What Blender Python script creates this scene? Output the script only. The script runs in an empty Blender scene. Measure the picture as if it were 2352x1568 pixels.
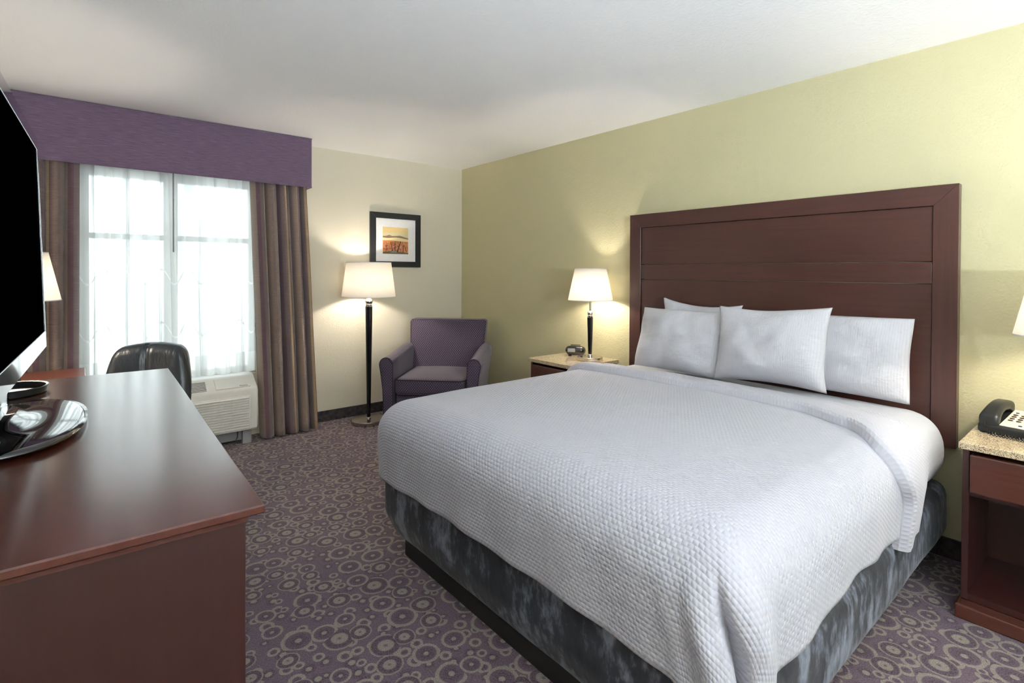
import bpy, bmesh, math, random
from mathutils import Matrix, Vector, Euler, noise
random.seed(7)
PI = math.pi
SC = bpy.context.scene
COL = SC.collection

# ------------------------------------------------------------------ camera
cam = bpy.data.objects.new('camera', bpy.data.cameras.new('camera'))
COL.objects.link(cam)
RIGHT = Vector((0.768478, -0.639860, 0.004463))
DOWN = Vector((-0.003663, -0.011374, -0.999929))
FWD = Vector((0.639865, 0.768407, -0.011085))
rm = Matrix((RIGHT, -DOWN, -FWD)).transposed().to_4x4()
cam.matrix_world = Matrix.Translation((-3.2494, -4.7702, 1.3779)) @ rm
cam.data.sensor_width = 36.0
cam.data.lens = 1198.2 / 2352 * 36
cam.data.shift_y = -(784 - 637.85) / 2352
cam.data.clip_start = 0.05
SC.camera = cam

# ------------------------------------------------------------------ world, daylight, exposure
world = bpy.data.worlds.new('daylight'); SC.world = world
world.use_nodes = True
bg = world.node_tree.nodes['Background']
bg.inputs['Color'].default_value = (0.90, 0.955, 1.0, 1)
bg.inputs['Strength'].default_value = 2.0
pl = bpy.data.lights.new('window_portal', 'AREA'); pl.shape = 'RECTANGLE'
pl.size = 1.16; pl.size_y = 1.6
pl.cycles.is_portal = True
po = bpy.data.objects.new('window_portal', pl); COL.objects.link(po)
po.location = (-2.66, 0.16, 1.32); po.rotation_euler = (-PI / 2, 0, 0)
BULB = 170.0
FILL_LIGHT = 2000.0  # strength of the added fill light behind the camera
SC.view_settings.view_transform = 'Standard'
SC.view_settings.look = 'None'
SC.view_settings.gamma = 1.0
SC.view_settings.use_curve_mapping = False
SC.view_settings.exposure = 1.3
SC.cycles.max_bounces = 12
SC.cycles.diffuse_bounces = 8
SC.cycles.transparent_max_bounces = 16
SC.cycles.sample_clamp_indirect = 8.0
SC.cycles.use_denoising = True

# ------------------------------------------------------------------ material helpers
def lin(r, g, b):
    f = lambda c: (c / 255 / 12.92) if c / 255 <= 0.04045 else ((c / 255 + 0.055) / 1.055) ** 2.4
    return (f(r), f(g), f(b), 1.0)

class NT:
    def __init__(s, name):
        s.mat = bpy.data.materials.new(name); s.mat.use_nodes = True
        s.t = s.mat.node_tree
        s.p = s.t.nodes['Principled BSDF']; s.out = s.t.nodes['Material Output']
    def n(s, typ, props=None, **ins):
        nd = s.t.nodes.new(typ)
        for k, v in (props or {}).items(): setattr(nd, k, v)
        for k, v in ins.items(): s.set(nd, k, v)
        return nd
    def set(s, nd, key, v):
        sock = nd.inputs[int(key[1:])] if key[0] == 'i' and key[1:].isdigit() else nd.inputs[key.replace('_', ' ')]
        if isinstance(v, bpy.types.NodeSocket): s.t.links.new(v, sock)
        elif isinstance(v, bpy.types.Node): s.t.links.new(v.outputs[0], sock)
        else: sock.default_value = v
    def P(s, **ins):
        for k, v in ins.items(): s.set(s.p, k, v)
    def m(s, op, a, b=0.0, c=0.0):
        return s.n('ShaderNodeMath', {'operation': op}, i0=a, i1=b, i2=c).outputs[0]
    def ss(s, x, lo, hi):
        nd = s.n('ShaderNodeMapRange', {'interpolation_type': 'SMOOTHSTEP'}, Value=x)
        nd.inputs[1].default_value = lo; nd.inputs[2].default_value = hi
        return nd.outputs[0]
    def mix(s, fac, a, b):
        nd = s.n('ShaderNodeMix', {'data_type': 'RGBA'})
        s.set(nd, 'i0', fac); s.set(nd, 'i6', a); s.set(nd, 'i7', b)
        return nd.outputs[2]
    def ramp(s, fac, stops, interp='LINEAR'):
        nd = s.n('ShaderNodeValToRGB', i0=fac); r = nd.color_ramp; r.interpolation = interp
        while len(r.elements) < len(stops): r.elements.new(0.5)
        for e, (p, c) in zip(r.elements, stops): e.position = p; e.color = c
        return nd.outputs[0]
    def uv(s): return s.n('ShaderNodeTexCoord').outputs['UV']
    def obj(s): return s.n('ShaderNodeTexCoord').outputs['Object']
    def xyz(s, v): return s.n('ShaderNodeSeparateXYZ', i0=v).outputs
    def mp(s, v, scale=(1, 1, 1), loc=(0, 0, 0)):
        return s.n('ShaderNodeMapping', i0=v, Scale=scale, Location=loc).outputs[0]
    def noise(s, v, scale, detail=4, rough=0.5):
        return s.n('ShaderNodeTexNoise', Vector=v, Scale=scale, Detail=detail, Roughness=rough).outputs[0]
    def bump(s, h, dist, strength=1.0):
        b = s.n('ShaderNodeBump', Height=h, Distance=dist, Strength=strength)
        s.P(Normal=b.outputs[0]); return b

def plain(name, rgb, rough=0.5, metal=0.0, **kw):
    t = NT(name)
    nz = t.noise(t.obj(), 40, 3)
    c = lin(*rgb)
    d = tuple(x * 0.86 for x in c[:3]) + (1,)
    t.P(Base_Color=t.mix(nz, d, c), Roughness=rough, Metallic=metal, **kw)
    return t.mat

def paint(name, rgb, bscale=85, bdist=0.004):
    t = NT(name); o = t.obj()
    c = lin(*rgb)
    big = t.noise(o, 1.2, 2)
    t.P(Base_Color=t.mix(big, tuple(x * 0.97 for x in c[:3]) + (1,), c), Roughness=0.75)
    h = t.m('ADD', t.noise(o, bscale, 3, 0.55), t.m('MULTIPLY', t.noise(o, bscale * 0.4, 2), 0.6))
    t.bump(h, bdist, 0.55)
    return t.mat

def wood(name, dark, light, rough=0.3, coat=0.4, axis=1, gscale=1.0):
    t = NT(name); o = t.obj()
    sc = [26, 26, 26]; sc[axis] = 1.4
    v = t.mp(o, tuple(x * gscale for x in sc))
    g = t.noise(v, 2.2, 6, 0.6)
    g2 = t.noise(o, 3.0, 2)
    f = t.m('ADD', t.m('MULTIPLY', g, 0.75), t.m('MULTIPLY', g2, 0.35))
    t.P(Base_Color=t.ramp(f, [(0.15, lin(*dark)), (0.95, lin(*light))]), Roughness=t.m('ADD', t.m('MULTIPLY', g, 0.1), rough - 0.05),
        Coat_Weight=coat, Coat_Roughness=rough * 0.8)
    t.bump(g, 0.0003, 0.15)
    return t.mat

M = {}
M['wall_green'] = paint('wall_paint_olive', (192, 185, 148))
M['wall_cream'] = paint('wall_paint_cream', (211, 204, 185))
M['ceiling'] = paint('ceiling_white', (250, 250, 251), 60, 0.004)
M['cherry'] = wood('cherry_wood', (62, 28, 20), (90, 47, 36), 0.24, 0.6, 1)
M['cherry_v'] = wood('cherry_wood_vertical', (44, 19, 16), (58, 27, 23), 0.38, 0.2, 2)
M['espresso'] = wood('headboard_wood', (52, 29, 24), (82, 47, 39), 0.36, 0.25, 1)
M['espresso_v'] = wood('headboard_wood_vertical', (52, 29, 24), (82, 47, 39), 0.36, 0.25, 2)
M['desk'] = wood('desk_wood', (92, 44, 30), (150, 84, 60), 0.3, 0.3, 0)
M['black_lacquer'] = plain('black_lacquer', (20, 21, 24), 0.22, 0, Coat_Weight=0.4)
M['nickel'] = plain('brushed_nickel', (206, 200, 192), 0.27, 1.0)
M['chrome'] = plain('polished_chrome', (225, 222, 218), 0.12, 1.0)
M['black_plastic'] = plain('black_plastic', (26, 27, 29), 0.38)
M['gloss_black'] = plain('gloss_black', (9, 9, 11), 0.06, 0, Coat_Weight=1.0)
M['screen'] = plain('tv_screen', (1, 1, 1), 0.9, 0, Specular_IOR_Level=0.0)
M['silver'] = plain('silver_and_glint', (190, 190, 196), 0.25, 0.8)  # clock display, and the highlight lines put on the television bezel
M['ivory'] = plain('ivory_plastic', (226, 225, 219), 0.42)
M['ivory_dark'] = plain('grey_plastic', (150, 150, 152), 0.5)
M['vent_dark'] = plain('vent_grey_plastic', (92, 94, 100), 0.6)
M['white_vinyl'] = plain('white_vinyl', (232, 234, 236), 0.4)
M['frame_black'] = plain('black_frame', (28, 29, 33), 0.4)
M['mat_board'] = plain('mat_board', (236, 235, 236), 0.8)
M['bed_frame'] = plain('dark_metal', (34, 31, 29), 0.5)
M['key_dark'] = plain('dark_keys', (58, 48, 50), 0.5)
M['cream_plate'] = plain('cream_plate', (226, 218, 190), 0.45)
M['ink'] = plain('dark_ink', (40, 45, 70), 0.5)

def carpet():
    t = NT('circle_carpet'); o = t.obj()
    def rings(scale, rnd, rmin, rmax, stops_a, stops_b, off):
        v = t.mp(o, (1, 1, 1), off)
        wob = t.n('ShaderNodeTexNoise', Vector=v, Scale=9.0, Detail=2.0)
        vv = t.n('ShaderNodeVectorMath', {'operation': 'ADD'}, i0=v)
        wsc = t.n('ShaderNodeVectorMath', {'operation': 'SCALE'}, i0=wob.outputs['Color']); wsc.inputs['Scale'].default_value = 0.012
        t.t.links.new(wsc.outputs[0], vv.inputs[1])
        vo = t.n('ShaderNodeTexVoronoi', {'voronoi_dimensions': '2D'}, Vector=vv.outputs[0], Scale=scale, Randomness=rnd)
        cc = t.n('ShaderNodeSeparateColor', i0=vo.outputs['Color']).outputs
        rad = t.m('ADD', t.m('MULTIPLY', cc[0], rmax - rmin), rmin)
        r = t.m('DIVIDE', vo.outputs['Distance'], rad)
        ca = t.ramp(r, stops_a, 'EASE'); cb = t.ramp(r, stops_b, 'EASE')
        col = t.mix(t.m('GREATER_THAN', cc[1], 0.55), ca, cb)
        return r, col
    pd, pm, bg_, be = lin(62, 42, 58), lin(84, 62, 78), lin(96, 78, 91), lin(152, 144, 128)
    r1, c1 = rings(8.2, 0.6, 0.30, 0.52,
                   [(0.0, be), (0.16, be), (0.24, pd), (0.70, pm), (0.82, be), (0.97, be)],
                   [(0.0, pm), (0.2, be), (0.42, be), (0.55, pd), (0.8, pd), (0.96, be)], (0, 0, 0))
    r2, c2 = rings(17.0, 0.75, 0.28, 0.5,
                   [(0.0, pd), (0.45, pm), (0.6, be), (0.95, be)],
                   [(0.0, be), (0.35, be), (0.5, pd), (0.95, pm)], (0.37, 0.21, 0))
    base = t.mix(t.m('GREATER_THAN', r2, 1.0), c2, bg_)
    col = t.mix(t.m('GREATER_THAN', r1, 1.0), c1, base)
    dith = t.m('MULTIPLY', t.ss(t.noise(o, 230, 2), 0.46, 0.54), 0.5)
    col = t.mix(dith, col, bg_)
    spk = t.n('ShaderNodeTexNoise', Vector=o, Scale=420.0, Detail=2.0)
    sp = t.ss(spk.outputs[0], 0.4, 0.62)
    spk2 = t.ss(t.noise(o, 190, 2), 0.42, 0.6)
    col = t.mix(t.m('MULTIPLY', sp, 0.42), col, lin(62, 48, 58))
    col = t.mix(t.m('MULTIPLY', spk2, 0.22), col, lin(150, 138, 136))
    t.P(Base_Color=col, Roughness=0.95, Sheen_Weight=0.12, Specular_IOR_Level=0.1)
    t.bump(t.noise(o, 300, 3), 0.004, 0.6)
    return t.mat
M['carpet'] = carpet()

def carpet_base():
    t = NT('carpet_cove'); o = t.obj()
    c = t.ramp(t.noise(o, 30, 4), [(0.35, lin(38, 34, 38)), (0.6, lin(66, 60, 58))])
    t.P(Base_Color=c, Roughness=0.95)
    t.bump(t.noise(o, 300, 2), 0.003, 0.5)
    return t.mat
M['carpet_cove'] = carpet_base()

def weave(name, rgb, cw, ch, dist, stripes=0.0):
    t = NT(name); u, v, _ = t.xyz(t.uv())
    vr = t.m('DIVIDE', v, ch)
    row = t.m('FLOOR', vr)
    off = t.m('MULTIPLY', t.m('MODULO', t.m('ADD', row, 4000.0), 2.0), 0.5)
    uu = t.m('ADD', t.m('DIVIDE', u, cw), off)
    hu = t.m('SINE', t.m('MULTIPLY', t.m('FRACT', uu), PI))
    hv = t.m('SINE', t.m('MULTIPLY', t.m('FRACT', vr), PI))
    h = t.m('MULTIPLY', hu, hv)
    h = t.m('ADD', h, t.m('MULTIPLY', t.noise(t.uv(), 30, 3), 0.5))
    c = lin(*rgb)
    t.P(Base_Color=c, Roughness=0.85, Sheen_Weight=0.1)
    t.bump(h, dist, 0.75)
    return t.mat
M['coverlet'] = weave('white_matelasse', (188, 188, 199), 0.0175, 0.0135, 0.0028)
M['coverlet_fold'] = weave('white_matelasse_fold', (190, 190, 200), 0.016, 0.0135, 0.0028)

def stripecloth(name, rgb, period, dist):
    t = NT(name); u, v, _ = t.xyz(t.uv())
    h = t.m('SINE', t.m('MULTIPLY', u, 2 * PI / period))
    t.P(Base_Color=t.mix(t.m('MULTIPLY', t.ss(h, -0.2, 0.6), 0.35), lin(*rgb), lin(*[x - 12 for x in rgb])), Roughness=0.7, Sheen_Weight=0.1)
    w = t.noise(t.mp(t.uv(), (5, 9, 1)), 1.6, 4, 0.6)
    hh = t.m('ADD', t.m('MULTIPLY', h, 0.03), t.m('MULTIPLY', w, 1.2))
    t.bump(hh, dist, 0.6)
    return t.mat
M['pillow'] = stripecloth('pillowcase_stripe', (197, 197, 204), 0.0105, 0.012)
M['sheet'] = stripecloth('sheet_stripe', (192, 194, 200), 0.012, 0.008)

def velvet():
    t = NT('crushed_velvet'); o = t.obj()
    v = t.mp(o, (1, 1, 0.5))
    n1 = t.noise(v, 6.5, 5, 0.68)
    n2 = t.noise(v, 34, 4, 0.6)
    f = t.m('ADD', t.m('MULTIPLY', n1, 0.7), t.m('MULTIPLY', n2, 0.3))
    c = t.ramp(f, [(0.36, lin(34, 36, 41)), (0.49, lin(52, 55, 62)), (0.60, lin(128, 135, 150)), (0.72, lin(72, 77, 88))])
    t.P(Base_Color=c, Roughness=0.55, Sheen_Weight=0.12, Sheen_Roughness=0.35)
    t.bump(f, 0.012, 0.5)
    return t.mat
M['velvet'] = velvet()

def dotted():
    t = NT('purple_dotted_fabric'); u, v, _ = t.xyz(t.uv())
    k = 0.0205
    vr = t.m('DIVIDE', v, k * 0.6); row = t.m('FLOOR', vr)
    off = t.m('MULTIPLY', t.m('MODULO', t.m('ADD', row, 4000.0), 2.0), 0.5)
    du = t.m('SUBTRACT', t.m('FRACT', t.m('ADD', t.m('DIVIDE', u, k), off)), 0.5)
    dv = t.m('SUBTRACT', t.m('FRACT', vr), 0.5)
    d = t.m('SQRT', t.m('ADD', t.m('POWER', t.m('MULTIPLY', du, 1.1), 2.0), t.m('POWER', t.m('MULTIPLY', dv, 0.7), 2.0)))
    dot = t.m('SUBTRACT', 1.0, t.ss(d, 0.10, 0.19))
    wv = t.noise(t.uv(), 260, 2)
    base = t.mix(wv, lin(46, 36, 54), lin(68, 53, 75))
    t.P(Base_Color=t.mix(t.m('MULTIPLY', dot, 0.7), base, lin(170, 158, 170)), Roughness=0.85, Sheen_Weight=0.2)
    t.bump(wv, 0.002, 0.5)
    return t.mat
M['dotted'] = dotted()
M['piping'] = plain('dark_piping', (52, 42, 58), 0.8)

def leather():
    t = NT('black_leather'); o = t.obj()
    cr = t.noise(t.mp(o, (6, 6, 2)), 2.2, 4, 0.6)
    fine = t.noise(o, 220, 3)
    t.P(Base_Color=t.mix(cr, lin(26, 31, 37), lin(44, 51, 58)), Roughness=0.34, Specular_IOR_Level=0.6)
    t.bump(t.m('ADD', t.m('MULTIPLY', cr, 1.0), t.m('MULTIPLY', fine, 0.03)), 0.014, 0.5)
    return t.mat
M['leather'] = leather()
M['thread'] = plain('pale_thread', (150, 152, 155), 0.8)

def granite():
    t = NT('tan_granite'); o = t.obj()
    vo = t.n('ShaderNodeTexVoronoi', Vector=o, Scale=430.0)
    g = t.n('ShaderNodeSeparateColor', i0=vo.outputs['Color']).outputs[0]
    c = t.ramp(g, [(0.0, lin(88, 72, 60)), (0.12, lin(150, 128, 106)), (0.3, lin(202, 184, 150)), (0.62, lin(222, 208, 176)), (0.86, lin(190, 160, 132)), (1.0, lin(120, 98, 84))], 'CONSTANT')
    t.P(Base_Color=c, Roughness=0.1, Coat_Weight=0.5)
    return t.mat
M['granite'] = granite()

def valance_mat():
    t = NT('purple_valance_fabric'); u, v, _ = t.xyz(t.uv())
    s = t.noise(t.mp(t.uv(), (12, 260, 1)), 1.0, 5, 0.6)
    t.P(Base_Color=t.ramp(s, [(0.3, lin(88, 69, 91)), (0.55, lin(109, 88, 111)), (0.75, lin(126, 106, 127))]), Roughness=0.8, Sheen_Weight=0.25)
    t.bump(s, 0.003, 0.5)
    return t.mat
M['valance'] = valance_mat()

def drape_mat():
    t = NT('striped_drape_fabric'); u, v, _ = t.xyz(t.uv())
    f = t.m('FRACT', t.m('DIVIDE', u, 0.26))
    A, B, Cc, D = lin(148, 127, 112), lin(100, 72, 82), lin(176, 150, 114), lin(118, 101, 100)
    c = t.ramp(f, [(0.0, A), (0.16, A), (0.18, B), (0.33, B), (0.35, D), (0.52, D), (0.54, Cc), (0.62, Cc), (0.64, B), (0.78, A), (0.9, D), (0.99, A)])
    rib = t.m('SINE', t.m('MULTIPLY', v, 2 * PI / 0.0085))
    vs = t.m('SINE', t.m('MULTIPLY', u, 2 * PI / 0.006))
    fac = t.m('MULTIPLY', t.ss(t.m('ADD', rib, t.m('MULTIPLY', vs, 0.4)), -0.3, 0.9), 0.35)
    t.P(Base_Color=t.mix(fac, c, lin(84, 64, 68)), Roughness=0.75, Sheen_Weight=0.3)
    t.bump(rib, 0.0012, 0.5)
    return t.mat
M['drape'] = drape_mat()

def sheer_mat():
    t = NT('white_sheer_fabric'); u, v, _ = t.xyz(t.uv())
    # scalloped band lines woven into the voile
    su = t.m('SINE', t.m('MULTIPLY', u, 2 * PI / 0.27))
    vv = t.m('SUBTRACT', v, t.m('MULTIPLY', su, 0.055))
    fr = t.m('ABSOLUTE', t.m('SUBTRACT', t.m('FRACT', t.m('DIVIDE', t.m('ADD', vv, 0.07), 0.40)), 0.5))
    line = t.m('MULTIPLY', t.m('SUBTRACT', 1.0, t.ss(fr, 0.014, 0.024)), t.m('LESS_THAN', v, 1.5))
    hem = t.m('LESS_THAN', v, 0.72)
    lw = t.n('ShaderNodeLayerWeight', Blend=0.5).outputs['Facing']
    op = t.m('ADD', 0.72, t.m('MULTIPLY', t.m('POWER', lw, 1.6), 0.26))
    op = t.m('ADD', op, t.m('MULTIPLY', line, 0.18))
    op = t.m('MINIMUM', t.m('ADD', op, t.m('MULTIPLY', hem, 0.14)), 0.97)
    tr = t.n('ShaderNodeBsdfTransparent', Color=(1, 1, 1, 1))
    gather = t.ss(t.noise(t.mp(t.uv(), (11.0, 0.35, 1)), 1.0, 2), 0.48, 0.62)  # streaks put the shade of folds into the cloth's colour and opacity
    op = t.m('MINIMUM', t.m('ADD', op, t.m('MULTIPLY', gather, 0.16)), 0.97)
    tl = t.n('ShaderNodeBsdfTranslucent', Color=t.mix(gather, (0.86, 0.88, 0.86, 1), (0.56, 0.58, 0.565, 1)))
    df = t.n('ShaderNodeBsdfDiffuse', Color=(0.86, 0.87, 0.86, 1))
    cl = t.n('ShaderNodeMixShader', i0=0.35, i1=tl.outputs[0], i2=df.outputs[0])
    mx = t.n('ShaderNodeMixShader', i0=op, i1=tr.outputs[0], i2=cl.outputs[0])
    t.t.links.new(mx.outputs[0], t.out.inputs['Surface'])
    return t.mat
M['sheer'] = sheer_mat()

def glass_mat():
    t = NT('window_glass')
    tr = t.n('ShaderNodeBsdfTransparent', Color=(0.94, 0.97, 0.96, 1))
    gl = t.n('ShaderNodeBsdfGlossy', Roughness=0.02)
    fr = t.n('ShaderNodeFresnel', IOR=1.45)
    mx = t.n('ShaderNodeMixShader', i0=fr.outputs[0], i1=tr.outputs[0], i2=gl.outputs[0])
    t.t.links.new(mx.outputs[0], t.out.inputs['Surface'])
    return t.mat
M['glass'] = glass_mat()

def shade_mat():
    t = NT('lampshade_linen')
    wv = t.noise(t.mp(t.obj(), (60, 60, 240)), 1.0, 3)
    col = t.mix(wv, (0.84, 0.8, 0.74, 1), (0.92, 0.89, 0.84, 1))
    tl = t.n('ShaderNodeBsdfTranslucent', Color=col)
    df = t.n('ShaderNodeBsdfDiffuse', Color=col)
    mx = t.n('ShaderNodeMixShader', i0=0.62, i1=tl.outputs[0], i2=df.outputs[0])
    t.t.links.new(mx.outputs[0], t.out.inputs['Surface'])
    return t.mat
M['shade'] = shade_mat()
M['shade_trim'] = plain('shade_trim', (238, 236, 236), 0.7)

def bulb_mat():
    t = NT('lit_bulb')
    em = t.n('ShaderNodeEmission', Color=(1.0, 0.91, 0.79, 1), Strength=BULB)
    t.t.links.new(em.outputs[0], t.out.inputs['Surface'])
    return t.mat
M['bulb'] = bulb_mat()

# ------------------------------------------------------------------ mesh helpers
WM = {}
def box_uv(me):
    if me.uv_layers: return
    uvl = me.uv_layers.new(name='UVMap')
    for p in me.polygons:
        n = p.normal; a = max(range(3), key=lambda i: abs(n[i]))
        for li in p.loop_indices:
            c = me.vertices[me.loops[li].vertex_index].co
            uvl.data[li].uv = (c.y, c.z) if a == 0 else (c.x, c.z) if a == 1 else (c.x, c.y)

def tag(o, label=None, cat=None, group=None, kind=None):
    if label: o['label'] = label
    if cat: o['category'] = cat
    if group: o['group'] = group
    if kind: o['kind'] = kind
    return o

def root(name, label, cat, loc=(0, 0, 0), rotz=0.0, group=None):
    o = bpy.data.objects.new(name, None); COL.objects.link(o)
    o.location = loc; o.rotation_euler = (0, 0, rotz); o.empty_display_size = 0.1
    WM[o] = Matrix.Translation(loc) @ Matrix.Rotation(rotz, 4, 'Z')
    return tag(o, label, cat, group)

def mk(name, bm, mat, parent=None, smooth=False, local=True, label=None):
    """mesh object; local=False means bm holds world coordinates"""
    if parent is not None and not local: bm.transform(WM[parent].inverted())
    bm.normal_update()
    me = bpy.data.meshes.new(name); bm.to_mesh(me); bm.free()
    mats = mat if isinstance(mat, (list, tuple)) else [mat]
    for m_ in mats: me.materials.append(m_)
    box_uv(me)
    if smooth:
        for p in me.polygons: p.use_smooth = True
        if smooth != 'all': me.set_sharp_from_angle(angle=math.radians(38))
    o = bpy.data.objects.new(name, me); COL.objects.link(o)
    if parent is not None: o.parent = parent; WM[o] = WM[parent]
    else: WM[o] = Matrix.Identity(4)
    if label: o['label'] = label
    return o

def setorigin(o):
    """move a top-level mesh object's origin to the bottom centre of its bounds"""
    vs = o.data.vertices
    lo = [min(v.co[i] for v in vs) for i in range(3)]; hi = [max(v.co[i] for v in vs) for i in range(3)]
    c = Vector(((lo[0] + hi[0]) / 2, (lo[1] + hi[1]) / 2, lo[2]))
    o.data.transform(Matrix.Translation(-c)); o.location = c; WM[o] = Matrix.Translation(c)
    return o

def B(): return bmesh.new()

def box(bm, x0, x1, y0, y1, z0, z1, bev=0.0, seg=2, mi=0):
    r = bmesh.ops.create_cube(bm, size=1.0)
    vs = r['verts']
    for v in vs:
        v.co = Vector((x0 if v.co.x < 0 else x1, y0 if v.co.y < 0 else y1, z0 if v.co.z < 0 else z1))
    fs = set(f for v in vs for f in v.link_faces)
    for f in fs: f.material_index = mi
    if bev > 0:
        es = list(set(e for v in vs for e in v.link_edges))
        bmesh.ops.bevel(bm, geom=es, offset=bev, segments=seg, affect='EDGES', profile=0.5)
    return bm

def bx(*a, **k): return box(B(), *a, **k)

def lathe(bm, prof, seg=40, c=(0, 0, 0), cap=True):
    rings = []
    for r, z in prof:
        rings.append([bm.verts.new((c[0] + r * math.cos(2 * PI * i / seg), c[1] + r * math.sin(2 * PI * i / seg), c[2] + z)) for i in range(seg)])
    for a, b in zip(rings, rings[1:]):
        for i in range(seg):
            j = (i + 1) % seg
            bm.faces.new((a[i], a[j], b[j], b[i]))
    if cap:
        bm.faces.new(list(reversed(rings[0]))); bm.faces.new(rings[-1])
    return bm

def tube(bm, pts, r, seg=8, closed=False):
    pts = [Vector(p) for p in pts]; rings = []
    n = len(pts); up = Vector((0, 0, 1))
    prev = None
    for i, p in enumerate(pts):
        t = ((pts[(i + 1) % n] if closed or i < n - 1 else p) - (pts[i - 1] if closed or i > 0 else p)).normalized()
        if prev is None:
            a = t.cross(up)
            if a.length < 1e-3: a = t.cross(Vector((1, 0, 0)))
        else:
            a = prev - t * prev.dot(t)
        a.normalize(); prev = a; b = t.cross(a)
        rr = r[i] if isinstance(r, (list, tuple)) else r
        rings.append([bm.verts.new(p + a * rr * math.cos(2 * PI * k / seg) + b * rr * math.sin(2 * PI * k / seg)) for k in range(seg)])
    m = len(rings)
    for q in range(m if closed else m - 1):
        a, b = rings[q], rings[(q + 1) % m]
        for i in range(seg):
            j = (i + 1) % seg
            bm.faces.new((a[i], a[j], b[j], b[i]))
    if not closed:
        bm.faces.new(list(reversed(rings[0]))); bm.faces.new(rings[-1])
    return bm

def rbox(sx, sy, sz, r, m=8, es=4, f=None, c=(0, 0, 0)):
    """rounded box centred at c, even grid, optional warp f(Vector)->Vector"""
    h = (sx / 2, sy / 2, sz / 2)
    def axis(hh, rr):
        rr = min(rr, hh * 0.999)
        a = [-hh + rr * (1 - math.cos(PI / 2 * i / es)) * 1.0 for i in range(es)]
        mid = [-hh + rr + (2 * hh - 2 * rr) * i / m for i in range(m + 1)]
        return a + mid + [-x for x in reversed(a)]
    ax = [axis(h[i], r) for i in range(3)]
    bm = B(); cache = {}
    def vert(x, y, z):
        k = (round(x, 6), round(y, 6), round(z, 6))
        if k in cache: return cache[k]
        p = Vector((x, y, z))
        inn = Vector([max(-h[i] + min(r, h[i] * 0.999), min(h[i] - min(r, h[i] * 0.999), p[i])) for i in range(3)])
        d = p - inn
        if d.length > 1e-9: p = inn + d.normalized() * min(r, min(h) * 0.999)
        if f: p = f(p)
        cache[k] = bm.verts.new(p + Vector(c)); return cache[k]
    for a in range(3):
        b, cc = (a + 1) % 3, (a + 2) % 3
        for s in (0, -1):
            for i in range(len(ax[b]) - 1):
                for j in range(len(ax[cc]) - 1):
                    q = []
                    for (ii, jj) in ((i, j), (i + 1, j), (i + 1, j + 1), (i, j + 1)):
                        co = [0, 0, 0]; co[a] = ax[a][s]; co[b] = ax[b][ii]; co[cc] = ax[cc][jj]
                        q.append(vert(*co))
                    if s == 0: q.reverse()
                    if len(set(q)) >= 3:
                        try: bm.faces.new(list(dict.fromkeys(q)))
                        except ValueError: pass
    return bm

def grid_surface(fn, nu, nv, uvfn=None, closed_u=False):
    """mesh from fn(i/nu, j/nv) with uv"""
    bm = B(); uvl = bm.loops.layers.uv.new('UVMap')
    V = [[bm.verts.new(fn(i / nu, j / nv)) for j in range(nv + 1)] for i in range(nu + 1)]
    for i in range(nu):
        for j in range(nv):
            fc = bm.faces.new((V[i][j], V[i + 1][j], V[i + 1][j + 1], V[i][j + 1]))
            for lp, (a, b) in zip(fc.loops, ((i, j), (i + 1, j), (i + 1, j + 1), (i, j + 1))):
                lp[uvl].uv = uvfn(a / nu, b / nv) if uvfn else (a / nu, b / nv)
    return bm

def dup(r, loc, rotz=None):
    c = r.copy(); COL.objects.link(c); c.location = loc
    if rotz is not None: c.rotation_euler = (0, 0, rotz)
    for ch in r.children:
        d = ch.copy(); COL.objects.link(d); d.parent = c
        for g in ch.children:
            e = g.copy(); COL.objects.link(e); e.parent = d
    return c

def lerp(a, b, t): return a + (b - a) * t
def sstep(a, b, x):
    t = max(0, min(1, (x - a) / (b - a))); return t * t * (3 - 2 * t)
def pwl(pts, x):
    if x <= pts[0][0]: return pts[0][1]
    for (a, b), (c, d) in zip(pts, pts[1:]):
        if x <= c: return lerp(b, d, sstep(a, c, x) * 0.5 + 0.5 * (x - a) / (c - a))
    return pts[-1][1]

# ------------------------------------------------------------------ room shell
XL, YF, H = -3.62, -7.4, 2.5
WX0, WX1, WZ0, WZ1 = -3.24, -2.08, 0.52, 2.12        # window opening
def struct(name, bm, mat, label, cat):
    return tag(mk(name, bm, mat), label, cat, kind='structure')
struct('floor', bx(XL - 0.1, 0.1, YF - 0.1, 0.2, -0.1, 0.0), M['carpet'], 'purple and beige circle patterned carpet floor', 'floor')
struct('ceiling', bx(XL - 0.1, 0.1, YF - 0.1, 0.2, H, H + 0.1), M['ceiling'], 'white textured ceiling over the whole room', 'ceiling')
struct('wall_right', bx(0.0, 0.1, YF - 0.1, 0.2, 0.0, H), M['wall_green'], 'olive green textured wall behind the bed headboard', 'wall')
struct('wall_left', bx(XL - 0.1, XL, YF - 0.1, 0.2, 0.0, H), M['wall_cream'], 'cream wall behind the television dresser', 'wall')
struct('wall_front', bx(XL, 0.0, YF - 0.1, YF, 0.0, H), M['wall_cream'], 'cream wall on the entry side of the room', 'wall')
wb = B()
for (a, b, c, d) in ((XL, WX0, 0, H), (WX1, 0.0, 0, H), (WX0, WX1, 0, WZ0), (WX0, WX1, WZ1, H)):
    box(wb, a, b, 0.0, 0.2, c, d)
struct('wall_back', wb, M['wall_cream'], 'cream textured wall with the window and framed picture', 'wall')
struct('baseboard_back', bx(-1.9, -0.012, -0.012, 0.0, 0.0, 0.098, bev=0.003), M['carpet_cove'], 'dark carpet cove base along the window wall', 'baseboard')
struct('baseboard_right', bx(-0.012, 0.0, YF, 0.0, 0.0, 0.098, bev=0.003), M['carpet_cove'], 'dark carpet cove base along the olive wall', 'baseboard')

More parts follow.
